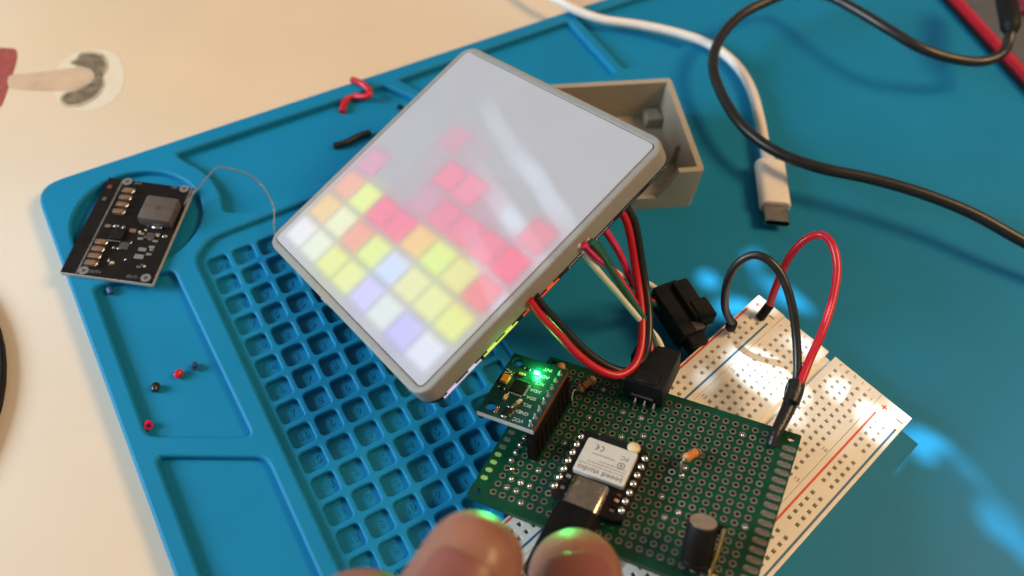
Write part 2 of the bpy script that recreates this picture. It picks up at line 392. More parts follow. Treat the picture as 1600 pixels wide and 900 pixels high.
# ================================================================== BREADBOARD
BM = Matrix.Translation((180.971, -174.82, 0)) if False else None
BX, BY, BT = 180.16, -174.82, -2.92466
BM = Matrix.Translation((BX, BY, 0)) @ Matrix.Rotation(BT, 4, 'Z')
bb = thing('breadboard', 'white solderless breadboard with red and blue power lines under the green board', 'breadboard', BM)
X0, X1 = -3.9, 161.2
tx = [(r_ * 2.54) for r_ in range(63)]
def sq(x, y, h=0.5): return [(x - h, y - h), (x + h, y - h), (x + h, y + h), (x - h, y + h)]
for sgn in (-1, 1):
    sec = MB(); ys = [sgn * (1.0 + 2.81 + 2.54 * k) for k in range(5)]
    ylo, yhi = sorted((sgn * 1.1, sgn * 17.21))
    out = [(X0 + (0.35 if sgn < 0 else 0.0), ylo), (X1, ylo), (X1, yhi), (X0, yhi)]
    plate(sec, [out] + [sq(x, y) for x in tx for y in ys], 4.5, 8.5, 0.12, 1)
    sec.box(((X0 + X1) / 2 + 0.5, (ylo + yhi) / 2, 2.3), (X1 - X0 - 1.4, 15.6, 4.6))
    sec.build('terminal_strip', m_bb, bb)
    rl = MB(); y1, y2 = (20.97, 23.51) if sgn > 0 else (-21.23, -23.77); s0 = 4.82 if sgn > 0 else 4.74
    hl = [sq(s0 + 2.54 * (6 * g + k), y) for g in range(10) for k in range(5) for y in (y1, y2)]
    ylo, yhi = sorted((sgn * 17.29, sgn * 27.1))
    plate(rl, [[(X0, ylo), (X1, ylo), (X1, yhi), (X0, yhi)]] + hl, 4.5, 8.5, 0.12, 1)
    rl.box(((X0 + X1) / 2, (ylo + yhi) / 2, 2.3), (X1 - X0 - 0.3, 9.5, 4.6))
    rl.build('power_rail', m_bb, bb)
    for (yy, mm, a) in (((19.1 if sgn > 0 else -19.05), m_red if sgn > 0 else m_blue, 2.3), ((25.8 if sgn > 0 else -26.35), m_blue if sgn > 0 else m_red, 2.6)):
        MB().box(((a + 158) / 2, yy, 8.505), (158 - a, 0.62, 0.03)).build('power_line', mm, bb)
ch = MB(); ch.box(((X0 + X1) / 2 + 0.5, 0, 3.4), (X1 - X0 - 1.2, 2.3, 6.8)); ch.build('centre_channel', m_bb, bb)
cont = MB()
for x in tx:
    for sgn in (-1, 1):
        for k in range(5): cont.box((x, sgn * (3.81 + 2.54 * k), 5.45), (1.0, 1.0, 1.7))
for sgn, ys, s0 in ((1, (20.97, 23.51), 4.82), (-1, (-21.23, -23.77), 4.74)):
    for g in range(10):
        for k in range(5):
            for y in ys: cont.box((s0 + 2.54 * (6 * g + k), y, 5.45), (1.0, 1.0, 1.7))
stuff(cont.build('contacts', m_hole, bb))
tx_ = MB(); A_ = -90
for n in (1, 5, 10, 15, 20, 25, 30, 35, 40, 45, 50, 55, 60):
    text(tx_, str(n), 1.75, TR((n - 1) * 2.54, 16.0, 8.506, -90 + 180), 0.006)
    text(tx_, str(n), 1.75, TR((n - 1) * 2.54, -16.0, 8.506, 90), 0.006)
for k, c_ in enumerate('abcde'): text(tx_, c_, 1.9, TR(-2.6, -13.97 + 2.54 * k, 8.506, 90), 0.006)
for k, c_ in enumerate('fghij'): text(tx_, c_, 1.9, TR(-2.6, 3.81 + 2.54 * k, 8.506, 90), 0.006)
tx_.build('printed_numbers', m_bktext, bb)
MB().box((-0.3, 25.2, 8.505), (0.35, 2.0, 0.03)).build('minus_mark', m_bktext, bb)
MB().box((-0.3, -19.6, 8.505), (0.35, 2.0, 0.03)).build('minus_mark', m_bktext, bb)
for y in (19.9, -25.2):
    MB().box((-0.8, y, 8.505), (0.45, 1.7, 0.03)).box((-0.8, y, 8.509), (1.7, 0.45, 0.03)).build('plus_mark', m_red, bb)

# ================================================================== LED DISPLAY PANEL
DC = ((0.1183, 0.9101, -0.3972), (-0.9407, 0.2308, 0.2485), (0.3178, 0.3442, 0.8835))
D0 = frame(DC, (66.1855, -65.0023, 11.5102))
DM = D0 @ Matrix.Translation((35, 35, -6.0))
dsp = thing('led_display_panel', 'grey framed square LED panel with white diffuser glowing in coloured blocks', 'LED display', DM)
HF, HD = 44.45, 42.1
fr = MB(); plate(fr, [rrect(-HF, -HF, HF, HF, 5.0, 6), rrect(-HD, -HD, HD, HD, 1.6, 4)], 0.3, 6.0, 0.7, 3)
fr.build('frame', m_frame, dsp)
df = MB(); plate(df, [rrect(-HD + 0.12, -HD + 0.12, HD - 0.12, HD - 0.12, 1.5, 4)], 3.6, 6.06, 0.12, 1); df.build('diffuser', m_diff, dsp)
pc = MB(); plate(pc, [rrect(-44.1, -44.1, 44.1, 44.1, 5, 5)], -0.95, 0.25); pc.build('led_board', m_pcbblack, dsp)
for a, b_, mm in ((-40, -27, m_edge_w), (-26, -14, m_edge_y), (-12, 1, m_edge_r)):
    MB().box((44.1, (a + b_) / 2, -0.45), (0.4, b_ - a, 0.35)).box((44.15, a + 3, 0.0), (0.4, 3, 0.7)).box((44.15, b_ - 3, 0.0), (0.4, 2.4, 0.7)).build('glowing_edge', mm, dsp)
for y in (8, 18, 28, 38):
    MB().box((44.08, y, -0.2), (0.3, 6.5, 0.2)).box((44.08, y - 3.2, -0.5), (0.3, 0.2, 0.6)).build('edge_trace', m_solder, dsp)
cl = MB(); cl.box((-20.5 + 14.5, -44.3, 3.2), (3.4, 0.8, 5.2), 0.2); cl.build('clip', m_frame, dsp)
# lit LED blocks: (column from the left corner, row up) -> sRGB colour, strength
LED = {(0,0):(238,238,242,1),(1,0):(232,242,216,1),(2,0):(230,242,128,1),(3,0):(232,242,140,1),(4,0):(202,198,255,1),(5,0):(224,236,234,.95),(6,0):(186,184,255,1),(7,0):(222,228,248,1),
 (0,1):(245,204,128,.95),(1,1):(238,243,190,1),(2,1):(248,158,128,.9),(3,1):(226,245,125,1),(4,1):(200,222,255,1),(5,1):(234,234,160,1),(6,1):(232,238,145,1),(7,1):(230,238,116,1),
 (0,2):(250,170,140,.9),(1,2):(230,246,130,1),(2,2):(250,100,136,.92),(3,2):(250,96,136,.95),(4,2):(247,198,108,.95),(5,2):(222,246,118,1),(6,2):(230,228,125,1),(7,2):(247,110,118,.9),
 (0,3):(228,146,178,.8),(3,3):(220,150,178,.65),(2,3):(205,178,186,.25),(4,3):(242,112,146,.85),(5,3):(246,108,142,.85),(6,3):(247,104,136,.9),(7,3):(252,84,120,.95),
 (2,4):(210,172,185,.3),(3,4):(246,118,150,.85),(4,4):(247,126,156,.85),(5,4):(225,150,170,.3),(7,4):(240,120,142,.8),(2,5):(226,150,170,.6),(3,5):(215,170,185,.25)}
ml = bpy.data.materials.new('lit_diffuser_block'); ml.use_nodes = True
nt = ml.node_tree; nt.nodes.clear()
out = nt.nodes.new('ShaderNodeOutputMaterial'); em = nt.nodes.new('ShaderNodeEmission'); trn = nt.nodes.new('ShaderNodeBsdfTransparent')
oi = nt.nodes.new('ShaderNodeObjectInfo'); mx = nt.nodes.new('ShaderNodeMixShader'); tc = nt.nodes.new('ShaderNodeTexCoord')
sx = nt.nodes.new('ShaderNodeSeparateXYZ'); nt.links.new(tc.outputs['Object'], sx.inputs[0])
def mth(op, a, b=None, c=None):
    n = nt.nodes.new('ShaderNodeMath'); n.operation = op
    for i, q in enumerate((a, b, c)):
        if q is None: continue
        if isinstance(q, (int, float)): n.inputs[i].default_value = q
        else: nt.links.new(q, n.inputs[i])
    return n.outputs[0]
def fall(sock, lo, hi):
    mr = nt.nodes.new('ShaderNodeMapRange'); mr.interpolation_type = 'SMOOTHSTEP'
    nt.links.new(mth('ABSOLUTE', sock), mr.inputs[0]); mr.inputs[1].default_value = lo; mr.inputs[2].default_value = hi; mr.inputs[3].default_value = 1.0; mr.inputs[4].default_value = 0.0
    return mr.outputs[0]
core = mth('MULTIPLY', fall(sx.outputs[0], 0.0028, 0.0068), fall(sx.outputs[1], 0.0026, 0.0060))
halo = mth('MULTIPLY', mth('MULTIPLY', fall(sx.outputs[0], 0.002, 0.0098), fall(sx.outputs[1], 0.002, 0.0098)), 0.30)
mask = mth('MULTIPLY', mth('MAXIMUM', core, halo), mth('MULTIPLY', oi.outputs['Alpha'], 0.80))
nt.links.new(oi.outputs['Color'], em.inputs[0]); em.inputs[1].default_value = 0.92
df_ = nt.nodes.new('ShaderNodeBsdfDiffuse'); df_.inputs[0].default_value = (0.15, 0.15, 0.16, 1)
ad_ = nt.nodes.new('ShaderNodeAddShader'); nt.links.new(em.outputs[0], ad_.inputs[0]); nt.links.new(df_.outputs[0], ad_.inputs[1])
nt.links.new(mask, mx.inputs[0]); nt.links.new(trn.outputs[0], mx.inputs[1]); nt.links.new(ad_.outputs[0], mx.inputs[2]); nt.links.new(mx.outputs[0], out.inputs[0])
pm = MB().add([(-10, -10, 0), (10, -10, 0), (10, 10, 0), (-10, 10, 0)], [(0, 1, 2, 3)]).mesh('led_block', ml, False)
scene.cycles.transparent_max_bounces = 24
def lin(c): c /= 255; return c / 12.92 if c <= 0.04045 else ((c + 0.055) / 1.055) ** 2.4
for n_, ((c_, r_), (R_, G_, B_, a_)) in enumerate(LED.items()):
    o = link('led_block', pm, dsp); o.location = Vector((c_ * 10 - 35, r_ * 10 - 35, 6.09 + 0.0011 * n_)) * S
    q_ = lambda v: lin(v * 0.86 + 250 * 0.14)
    o.color = (q_(R_), q_(G_), q_(B_), a_)

# ================================================================== GREY CASE
P1 = Vector((187.3, -105.1, 0)); P2 = Vector((203.3, -64.9, 0))
ey = (P2 - P1).normalized(); ex = Vector((ey.y, -ey.x, 0))    # ex to the right
CM = frame([(ex[i], ey[i], (0, 0, 1)[i]) for i in range(3)], P1)
case = thing('open_case', 'empty grey open-topped printed case behind the display panel', 'case', CM)
LX, LY, HZ = 58.0, 43.3, 17.5
cs = MB(); plate(cs, [rrect(-LX, 0, 0, LY, 1.6, 4), rrect(-LX + 2, 2.0, -2, LY - 2, 0.6, 2)], 0.0, 5.6, 0.0)
cs.box((-LX / 2, LY / 2, 1.0), (LX - 3, LY - 3, 2.0))
plate(cs, [[(-8.5, 0.0), (-1.2, 0.0), (-0.35, 0.35), (0.0, 1.2), (0, LY - 1.2), (-0.35, LY - .35), (-1.2, LY), (-LX + 1.2, LY), (-LX, LY - 1.2), (-LX, 1.2), (-LX + 1.2, 0), (-LX + 18, 0), (-LX + 18, 2), (-LX + 2, 2), (-LX + 2, LY - 2), (-2, LY - 2), (-2, 2), (-8.5, 2)]], 5.6, HZ, 0.0)
cs.prism([(-8.5, HZ - 0.001), (-8.5, 5.59), (-13.5, 5.59), (-12.6, 7.5), (-10.8, 10.5), (-9.4, HZ - 3)], 0.0, 2.0, Matrix(((1, 0, 0, 0), (0, 0, 1, 0), (0, 1, 0, 0), (0, 0, 0, 1))))
cs.build('case_shell', m_box, case, True, 0.5)
MB().box((-5.2, LY - 5.2, 4.0), (6.0, 6.0, 4.4), 0.5).build('screw_post', m_box, case)
MB().box((-5.0, 5.4, 4.0), (6.0, 6.0, 4.4), 0.5).build('screw_post', m_box, case)
MB().box((-3.0, 18, 6.5), (1.9, 1.6, 9.0), 0.3).build('inner_rib', m_box, case)

# ================================================================== POWER MODULE (black board)
mTL, mTR, mBL = Vector((21.7, -8.2, 0)), Vector((43.9, -24.9, 0)), Vector((-0.6, -38.8, 0))
mx_ = (mTR - mTL).normalized(); my_ = (mTL - mBL); my_ = (my_ - mx_ * my_.dot(mx_)).normalized()
MM = frame([(mx_[i], my_[i], (0, 0, 1)[i]) for i in range(3)], (mTL + mTR + mBL + (mTR + mBL - mTL)) / 4)
pmod = thing('power_module', 'black power converter circuit board on the top left corner of the mat', 'circuit board', MM)
MWd, MH = 27.6, 37.8
MB().box((0, 0, 0.85), (MWd, MH, 1.5)).build('board', m_pcbblack, pmod)
MB().box((0, -MH / 2 - 0.12, 0.85), (MWd, 0.2, 1.2)).build('board_edge', m_pcbedge, pmod)
MB().box((MWd / 2 + 0.1, 0, 0.85), (0.16, MH, 1.2)).build('board_edge', m_pcbedge, pmod)
q8 = lambda a, b: (80 + a / 4.736, 260 + b / 4.736)
def ml_(a, b, h=1.6): v = on(MM, *q8(a, b), h); return v.x, v.y
lx = (ml_(535, 100)[0] + ml_(190, 780)[0]) / 2
MB().box((lx, 0, 1.62), (0.55, MH - 0.4, 0.05)).build('silkscreen_line', m_pad, pmod)
ix, iy = ml_(800, 330, 4)
ind = MB(); ind.box((ix, iy, 3.6), (10.2, 9.4, 4.0), 0.8, None, 2); io = ind.build('inductor', m_ind, pmod)
MB().box((ix + 0.5, iy - 5.0, 2.0), (3.2, 0.9, 0.9), 0.15).build('inductor_terminal', m_solder, io)
MB().cyl((ix, iy, 5.58), (ix, iy, 5.63), 0.9).build('inductor_mark', m_ink, io)
for (a0, b0, a1, b1) in ((575, 180, 505, 335), (375, 560, 300, 715)):
    for k in range(4):
        x, y = ml_(a0 + (a1 - a0) * k / 3, b0 + (b1 - b0) * k / 3, 2.4)
        c_ = MB(); c_.box((x, y, 2.25), (2.6, 1.75, 1.35), 0.15); co = c_.build('ceramic_capacitor', m_mlcc, pmod)
        MB().box((x + 1.62, y, 2.2), (0.72, 1.8, 1.3), 0.2).build('terminal', m_solder, co)
        MB().box((x - 1.62, y, 2.2), (0.72, 1.8, 1.3), 0.2).build('terminal', m_pad, co)
def smd(px, lx_, ly_, h, m, par, M, base=1.6, name='chip', conv=None, rot=0):
    v = on(M, *px, base + h / 2)
    b = MB(); b.box((0, 0, 0), (lx_, ly_, h), 0.08, TR(v.x, v.y, base + h / 2, rot))
    return b.build(name, m, par), v
smd(q8(490, 500), 4.2, 4.0, 0.9, m_black, pmod, MM, name='regulator_chip')
for (a, b, s1, s2, mm, nm) in ((420, 440, 1.8, 1.1, m_pad, 'resistor'), (480, 440, 1.6, 0.9, m_solder, 'resistor'), (535, 448, 1.0, 0.9, m_solder, 'resistor'), (605, 475, 2.0, 1.4, m_mlcc, 'capacitor'),
        (670, 498, 1.6, 0.8, m_silkdim, 'resistor'), (660, 535, 1.6, 0.8, m_silkdim, 'resistor'), (735, 515, 1.8, 2.4, m_ink, 'chip'), (790, 505, 1.4, 0.8, m_silkdim, 'resistor'), (840, 517, 1.4, 1.0, m_solder, 'resistor'),
        (770, 553, 1.6, 0.8, m_silkdim, 'resistor'), (675, 615, 2.4, 1.3, m_silkdim, 'solder_jumper'), (650, 668, 2.8, 1.6, m_silkdim, 'solder_jumper'), (745, 598, 1.7, 0.9, m_silkdim, 'resistor'), (722, 650, 1.6, 0.8, m_silkdim, 'resistor'),
        (540, 588, 1.9, 2.6, m_ink, 'chip'), (462, 600, 0.8, 0.8, m_solder, 'solder_dot'), (395, 240, 1.3, 1.3, m_ind, 'solder_dot'), (435, 150, 1.3, 1.3, m_brown, 'solder_dot')):
    ob, v = smd(q8(a, b), s1, s2, 0.35, mm, pmod, MM, name=nm)
    if nm == 'chip':
        lg = MB()
        for sg in (-1, 1):
            for k in range(4): lg.box((v.x + sg * (s1 / 2 + 0.25), v.y - s2 / 2 + (k + 0.5) * s2 / 4, 1.75), (0.5, 0.26, 0.2))
        lg.build('pins', m_solder, ob)
for a, b in ((565, 112), (985, 165), (240, 770), (700, 825)):
    x, y = ml_(a, b); MB().ring((x, y), 0.6, 1.5, 1.58, 1.68, 16).build('corner_pad', m_silkdim, pmod)
    MB().cyl((x, y, 1.55), (x, y, 1.66), 0.6).build('pad_hole', m_ink, pmod)
MB().box((MWd / 2 - 0.5, ml_(1010, 220)[1], 1.63), (0.7, 8, 0.06)).build('silkscreen_line', m_pad, pmod)
st = MB()
for a, b, s_ in ((645, 127, 'IN+'), (915, 157, 'IN-'), (320, 780, 'OUT+'), (600, 818, 'OUT-'), (445, 715, 'EN')):
    x, y = ml_(a, b); text(st, s_, 1.5, TR(x, y, 1.63, 90 if s_ == 'EN' else 0), 0.01)
x, y = ml_(462, 550); st.box((x, y, 1.63), (4.2, 0.3, 0.04))
st.build('silkscreen_letters', m_silkdim, pmod)
rnd = random.Random(3)
for k in range(26):
    a, b = rnd.uniform(380, 880), rnd.uniform(420, 760)
    if 420 < a < 575 and 440 < b < 560 or (a - 300) < (760 - b) * 0.55 or a > 900 - (b - 420) * 0.55: continue
    smd(q8(a, b), rnd.choice((1.0, 1.3, 0.7)), rnd.choice((0.5, 0.7)), 0.3, rnd.choice((m_solder, m_silkdim, m_pad, m_cream)), pmod, MM, name='resistor', rot=rnd.choice((0, 90)))
# thin bare wire
tw = MB().tube(smooth_path([at(289, 318, 2.2), at(312, 292, 5), at(336, 264, 8), at(350, 262, 8), at(368, 266, 8), at(390, 274, 7.5), at(408, 288, 7), at(421, 308, 6), at(428, 328, 4), at(428, 352, 2), at(430, 372, 0.4)], 8), 0.26, 8)
o = tw.build('bare_wire', m_solder); tag(o, 'thin bent bare tinned wire arching from the black board to the display', 'wire')

# ================================================================== PERFBOARD WITH PARTS
PR = ((0.5441, 0.8388, -0.017), (-0.8081, 0.5294, 0.2583), (0.2257, -0.1268, 0.9659))
PMX = frame(PR, (143.6622, -188.6028, 22.2929))
pf = thing('perfboard', 'green perforated prototype board carrying a small microcontroller and green lit sensor', 'circuit board', PMX)
PX_0, PX_1, PY_0, PY_1 = -64.2, 5.95, -46.7, 2.95
holes = [(-i * 2.54, -j * 2.54) for j in range(18) for i in range(24)]
mounts = [(3.75, 1.05), (-62.2, -44.6), (-62.2, 1.05), (3.75, -44.6)]
pb = MB(); plate(pb, [rrect(PX_0, PY_0, PX_1, PY_1, 0.4, 2)] + [circ(x, y, 0.5, 10) for x, y in holes] + [circ(x, y, 1.0, 20) for x, y in mounts], -1.6, 0.0)
pb.build('board', m_pcb, pf, True, 0.5)
padm = [MB().ring((0, 0), 0.5, 0.90, -0.3, 0.045, 14).mesh('pad', mm) for mm in (m_pad, m_solder)]
def covered(x, y):
    return (-44.5 < x < -25.5 and -41.5 < y < -21.5) or (-41 < x < -28.5 and y > -3.5)
vis = [h for h in holes if not covered(*h)]
def pxof(M, x, y, z=0):
    v = CR @ (W(M, x, y, z) - CP); return 800 + FPX * v.x / v.z, 450 + FPX * v.y / v.z
infr = [h for h in vis if -20 < pxof(PMX, *h)[1] < 915]
infr.sort(key=lambda h: (W(PMX, *h, 0) - CP).length)
def hid(h):                                       # under the sensor board
    x, y = h; return -69 < x < -55 and -26 < y < 2
keep = [h for h in infr if not hid(h)][:295]
rest = MB()
for h in vis:
    if h in keep:
        o = link('pad', padm[1 if random.random() < 0.05 else 0], pf); o.location = (h[0] * S, h[1] * S, 0)
    else: rest.ring(h, 0.5, 0.90, -0.3, 0.045, 10)
stuff(rest.build('pads', m_pad, pf))
# dark fill seen through many holes and light solder in some
fil = MB()
for h in vis:
    q_ = random.random()
    if q_ < 0.05: fil.ball((h[0], h[1], 0.0), 0.5, 8, 0.5)
stuff(fil.build('solder_fill', m_solder, pf))
em_ = MB().prism(rrect(-1.75, -0.78, 1.75, 0.78, 0.7, 4), 0.0, 0.05).mesh('edge_pad', m_pad)
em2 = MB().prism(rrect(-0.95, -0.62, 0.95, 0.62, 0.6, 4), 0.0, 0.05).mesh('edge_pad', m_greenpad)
for j in range(1, 17):
    o = link('edge_pad', em_, pf); o.location = (3.95 * S, -(j * 2.54 - 0.2) * S, 0)
    o = link('edge_pad', em2 if j > 12 else em_, pf); o.location = (-62.4 * S, -(j * 2.54 - 0.2) * S, 0)
    if j <= 12: o.scale = (0.55, 0.8, 1)
for x, y in ((-58.42, -33.02), (-57.0, -35.4), (-55.88, -38.1), (-53.34, -38.1), (-50.8, -38.1), (-58.42, -30.48), (-58.42, -27.9)):
    MB().ball((x, y, 0.2), 0.6, 10, 0.75).build('solder_joint', m_solder, pf)
# --- sensor board on its header
GX0, GX1, GY0, GY1, GH = -68.5, -52.8, -30.3, -9.2, 12.0
sen = MB()
plate(sen, [[(GX0, GY0), (GX1, GY0), (GX1, GY1), (GX0, GY1)], circ(GX0 + 2.3, GY0 + 2.9, 1.5, 20), circ(GX0 + 2.3, GY1 - 2.6, 1.5, 20)], GH - 1.5, GH)
sn = sen.build('sensor_board', m_pcbdark, pf, True, 0.5)
MB().box(((GX0 + GX1) / 2, GY0 - 0.06, GH - 0.75), (GX1 - GX0, 0.14, 1.4)).build('board_edge', m_pcbedge, sn)
MB().box((GX1 + 0.06, (GY0 + GY1) / 2, GH - 0.75), (0.14, GY1 - GY0, 1.4)).build('board_edge', m_brown, sn)
hd = MB(); hd.box((-53.6, -20.3, 4.3), (2.5, 21.4, 8.6), 0.1); hd.box((-53.6, -20.3, 9.6), (2.4, 20.6, 1.8), 0.1); hd.build('pin_socket', m_socket, pf)
sl = MB()
for k in range(8): sl.box((-52.3, -29.2 + 2.54 * k, 4.3), (0.25, 0.9, 7.6))
sl.build('socket_slots', m_slot, pf)
for k in range(8):
    y = -29.0 + 2.54 * k
    b = MB(); b.lathe([(0.75, GH), (0.7, GH + 0.2), (0.4, GH + 0.7), (0.25, GH + 1.5), (0.1, GH + 1.6)], 10, Matrix.Translation((-54.1, y, 0)))
    b.build('pin_joint', m_solder, sn)
st = MB()
for k, s_ in enumerate(('VCC', 'GND', 'SCL', 'SDA', 'XDA', 'XCL', 'AD0', 'INT')):
    text(st, s_, 1.45, TR(-57.6, -28.9 + 2.54 * k, GH + 0.02, 180), 0.008)
sh = on(PMX, 793, 577 + 4, GH)
text(st, 'HC', 1.9, TR(GX0 + 1.9, -15.6, GH + 0.02, 180 - 10), 0.008)
st.build('silkscreen_letters', m_silk, sn)
zc = lambda a, b: (740 + a / 6.206, 545 + b / 6.206)
def gsm(a, b, l1, l2, h, mm, nm, ends=None, rot=0):
    v = on(PMX, *zc(a, b), GH + h / 2); T = TR(v.x, v.y, GH + h / 2, rot)
    ob = MB().box((0, 0, 0), (l1, l2, h), 0.06, T).build(nm, mm, sn)
    if ends: MB().box((-l1 / 2 - 0.2, 0, 0), (0.45, l2 * 1.02, h * 0.95), 0.06, T).box((l1 / 2 + 0.2, 0, 0), (0.45, l2 * 1.02, h * 0.95), 0.06, T)
    if ends:
        e = MB().box((-l1 / 2 - 0.2, 0, 0), (0.42, l2 * 1.02, h * 0.95), 0.06, T).box((l1 / 2 + 0.2, 0, 0), (0.42, l2 * 1.02, h * 0.95), 0.06, T)
        e.build('terminals', ends, ob)
    return v
gsm(310, 290, 2.5, 2.0, 1.0, m_tant, 'tantalum_capacitor', m_solder, 90)
iv = gsm(440, 370, 4.0, 4.0, 0.85, m_black, 'motion_chip')
lg = MB()
for k in range(6):
    for sg in (-1, 1):
        lg.box((iv.x - 1.6 + 0.64 * k, iv.y + sg * 2.2, GH + 0.1), (0.3, 0.6, 0.15)); lg.box((iv.x + sg * 2.2, iv.y - 1.6 + 0.64 * k, GH + 0.1), (0.6, 0.3, 0.15))
lg.build('chip_pins', m_silk, sn)
gsm(310, 465, 1.5, 0.9, 0.7, m_cream, 'ceramic_capacitor', m_solder, 90)
gsm(225, 590, 1.3, 0.8, 0.6, m_mlcc, 'ceramic_capacitor', m_solder, 90)
gsm(405, 545, 1.3, 0.8, 0.6, m_mlcc, 'ceramic_capacitor', m_solder, 60)
gsm(440, 510, 1.3, 0.8, 0.6, m_cream, 'ceramic_capacitor', m_solder, 60)
gsm(320, 615, 2.8, 1.5, 0.9, m_black, 'regulator_chip', m_solder, 90)
gsm(465, 245, 1.4, 0.8, 0.6, m_tant, 'ceramic_capacitor', m_solder, 0)
gsm(520, 195, 1.2, 0.7, 0.5, m_black, 'resistor', m_solder, 0)
gsm(270, 375, 1.2, 0.7, 0.5, m_black, 'resistor', m_solder, 0)
for k in range(3):
    v = on(PMX, *zc(355 + 28 * k, 650 - 25 * k), GH); MB().box((v.x, v.y, GH + 0.15), (0.5, 0.9, 0.25)).build('solder_pad', m_solder, sn)
lv = on(PMX, 839, 582, GH + 0.6)
MB().box((lv.x, lv.y, GH + 0.45), (1.5, 0.9, 0.7), 0.15).build('power_led', m_led, sn)
for kind_, en_, hh in (('POINT', 0.006, 1.3), ('SPOT', 0.22, 1.2)):
    pl = bpy.data.lights.new('power_led_light', kind_); pl.energy = en_; pl.color = (0.05, 1.0, 0.18); pl.shadow_soft_size = 0.0008
    o = bpy.data.objects.new('power_led_light', pl); COL.objects.link(o)
    if kind_ == 'SPOT':
        pl.spot_size = math.radians(46); pl.spot_blend = 0.5
        aim = (deep(742, 822, 150) + deep(897, 845, 168)) / 2 - W(PMX, lv.x, lv.y, GH + hh)
        o.rotation_euler = aim.to_track_quat('-Z', 'Y').to_euler()
    o.location = W(PMX, lv.x, lv.y, GH + hh) * S
# --- microcontroller module
UX, UY, UH = -35.0, -30.8, 5.0
mcu = MB(); plate(mcu, [rrect(UX - 8.9, UY - 10.5, UX + 8.9, UY + 10.5, 1.4, 4)], UH - 1.1, UH); mc = mcu.build('microcontroller_board', m_pcbblack, pf, True, 0.5)
for sg in (-1, 1):
    MB().box((UX + sg * 7.62, UY + 0.5, 2.0), (2.4, 18, 3.8), 0.1).build('pin_header', m_black, pf)
    for k in range(7):
        b = MB(); b.ball((UX + sg * 8.45, UY + 7.9 - 2.62 * k, UH + 0.35), 0.95, 10, 0.9); b.build('solder_joint', m_solder if sg < 0 or k != 9 else m_gold, mc)
sx0, sx1, sy0, sy1 = UX - 6.25, UX + 6.75, UY - 2.4, UY + 7.9
shd = MB(); plate(shd, [rrect(sx0, sy0, sx1, sy1, 0.5, 3)], UH - 0.05, UH + 1.6, 0.2, 2); so = shd.build('metal_shield', m_label, mc)
SZ = UH + 1.6 + 0.02
ink = MB()
text(ink, 'seeed studio', 2.15, TR(UX + 0.25, sy0 + 1.3, SZ, 180), 0.006, 1.05)
ink.build('shield_lettering', m_ink, so)
ink = MB()
text(ink, 'FC', 1.7, TR(UX + 4.3, sy1 - 2.7, SZ, 180), 0.006); ink.ring((UX + 4.2, sy1 - 5.0), 0.75, 0.95, SZ - 0.01, SZ + 0.006, 18)
ink.add([(-.45, 0, 0), (.1, .6, 0), (.05, .05, 0), (.45, 0.05, 0), (-.1, -.6, 0), (-.05, -.05, 0)], [(0, 1, 2), (3, 4, 5), (0, 2, 3, 5)], TR(UX + 4.2, sy1 - 5.0, SZ))
for dx in (0.0, 1.35):                                # CE mark arcs
    n = 10; vs = []; cx_, cy_ = UX - 2.1 - dx, sy1 - 2.2
    for k in range(n + 1):
        a = -PI / 2 + PI * k / n
        for r_ in (0.62, 0.86): vs.append((cx_ + r_ * math.cos(a), cy_ + r_ * math.sin(a), SZ))
    ink.add(vs, [(2 * k, 2 * k + 1, 2 * k + 3, 2 * k + 2) for k in range(n)])
ink.box((UX - 3.0, sy1 - 2.2, SZ - 0.01), (0.6, 0.2, 0.02))
ink.build('shield_marks', m_ink, so)
fine = MB()
for row, (x0, x1) in enumerate(((UX - 5.6, UX + 5.4), (UX - 3.9, UX + 5.6), (UX - 1.0, UX + 5.6))):
    x = x0
    while x < x1:
        d = random.uniform(0.25, 0.8); fine.box((x + d / 2, sy0 + 2.7 + 0.85 * row + 0.0, SZ - 0.008), (d, 0.26, 0.012)); x += d + random.uniform(0.12, 0.3)
x = UX - 3.6
while x < UX + 2.0:
    d = random.uniform(0.25, 0.7); fine.box((x + d / 2, sy1 - 4.2, SZ - 0.008), (d, 0.3, 0.012)); x += d + 0.16
fine.build('shield_small_print', m_silkdim, so)
MB().box((UX + 0.2, UY + 9.2, UH + 0.5), (9.5, 2.0, 1.0), 0.1).build('antenna_block', m_black, mc)
for dx in (-4.2, 4.0): MB().box((UX + dx, UY + 9.9, UH + 0.6), (0.5, 0.5, 1.1)).build('antenna_terminal', m_solder, mc)
dv = on(PMX, 990, 699, 6.0)
MB().ball((dv.x, dv.y, 5.6), 1.75, 16, 0.55).build('disc_capacitor', m_cream, pf)
MB().cyl((dv.x, dv.y, 0), (dv.x, dv.y, 5.2), 0.3).build('capacitor_lead', m_solder, pf)
us = MB(); plate(us, [rrect(-4.6, -1.65, 4.6, 1.65, 1.5, 5)], -3.9, 3.9, 0.12, 2)
T = Matrix.Translation((UX - 0.2, UY - 8.6, UH + 1.75)) @ Matrix.Rotation(PI / 2, 4, 'X')
us2 = MB(); us2.add(us.v, us.f, T); uo = us2.build('usb_socket', m_steel, mc)
for dx, dy in ((-2.6, 2.2), (2.8, 2.6), (3.0, 1.6), (-2.9, 1.5)): MB().box((UX - 0.2 + dx, UY - 8.6 + dy, UH + 3.41), (0.7, 0.45, 0.08)).build('shell_tab', m_solder, uo)
for k in range(4): MB().box((UX + 6.4, UY - 4.2 - 1.5 * k, UH + 0.25), (1.1, 0.7, 0.5), 0.08).build('resistor', (m_brown, m_cream, m_black, m_pad)[k], mc)
for k in range(3): MB().box((UX - 6.6, UY - 4.0 - 1.7 * k, UH + 0.25), (1.2, 0.8, 0.5), 0.08).build('resistor', (m_silkdim, m_black, m_pad)[k], mc)
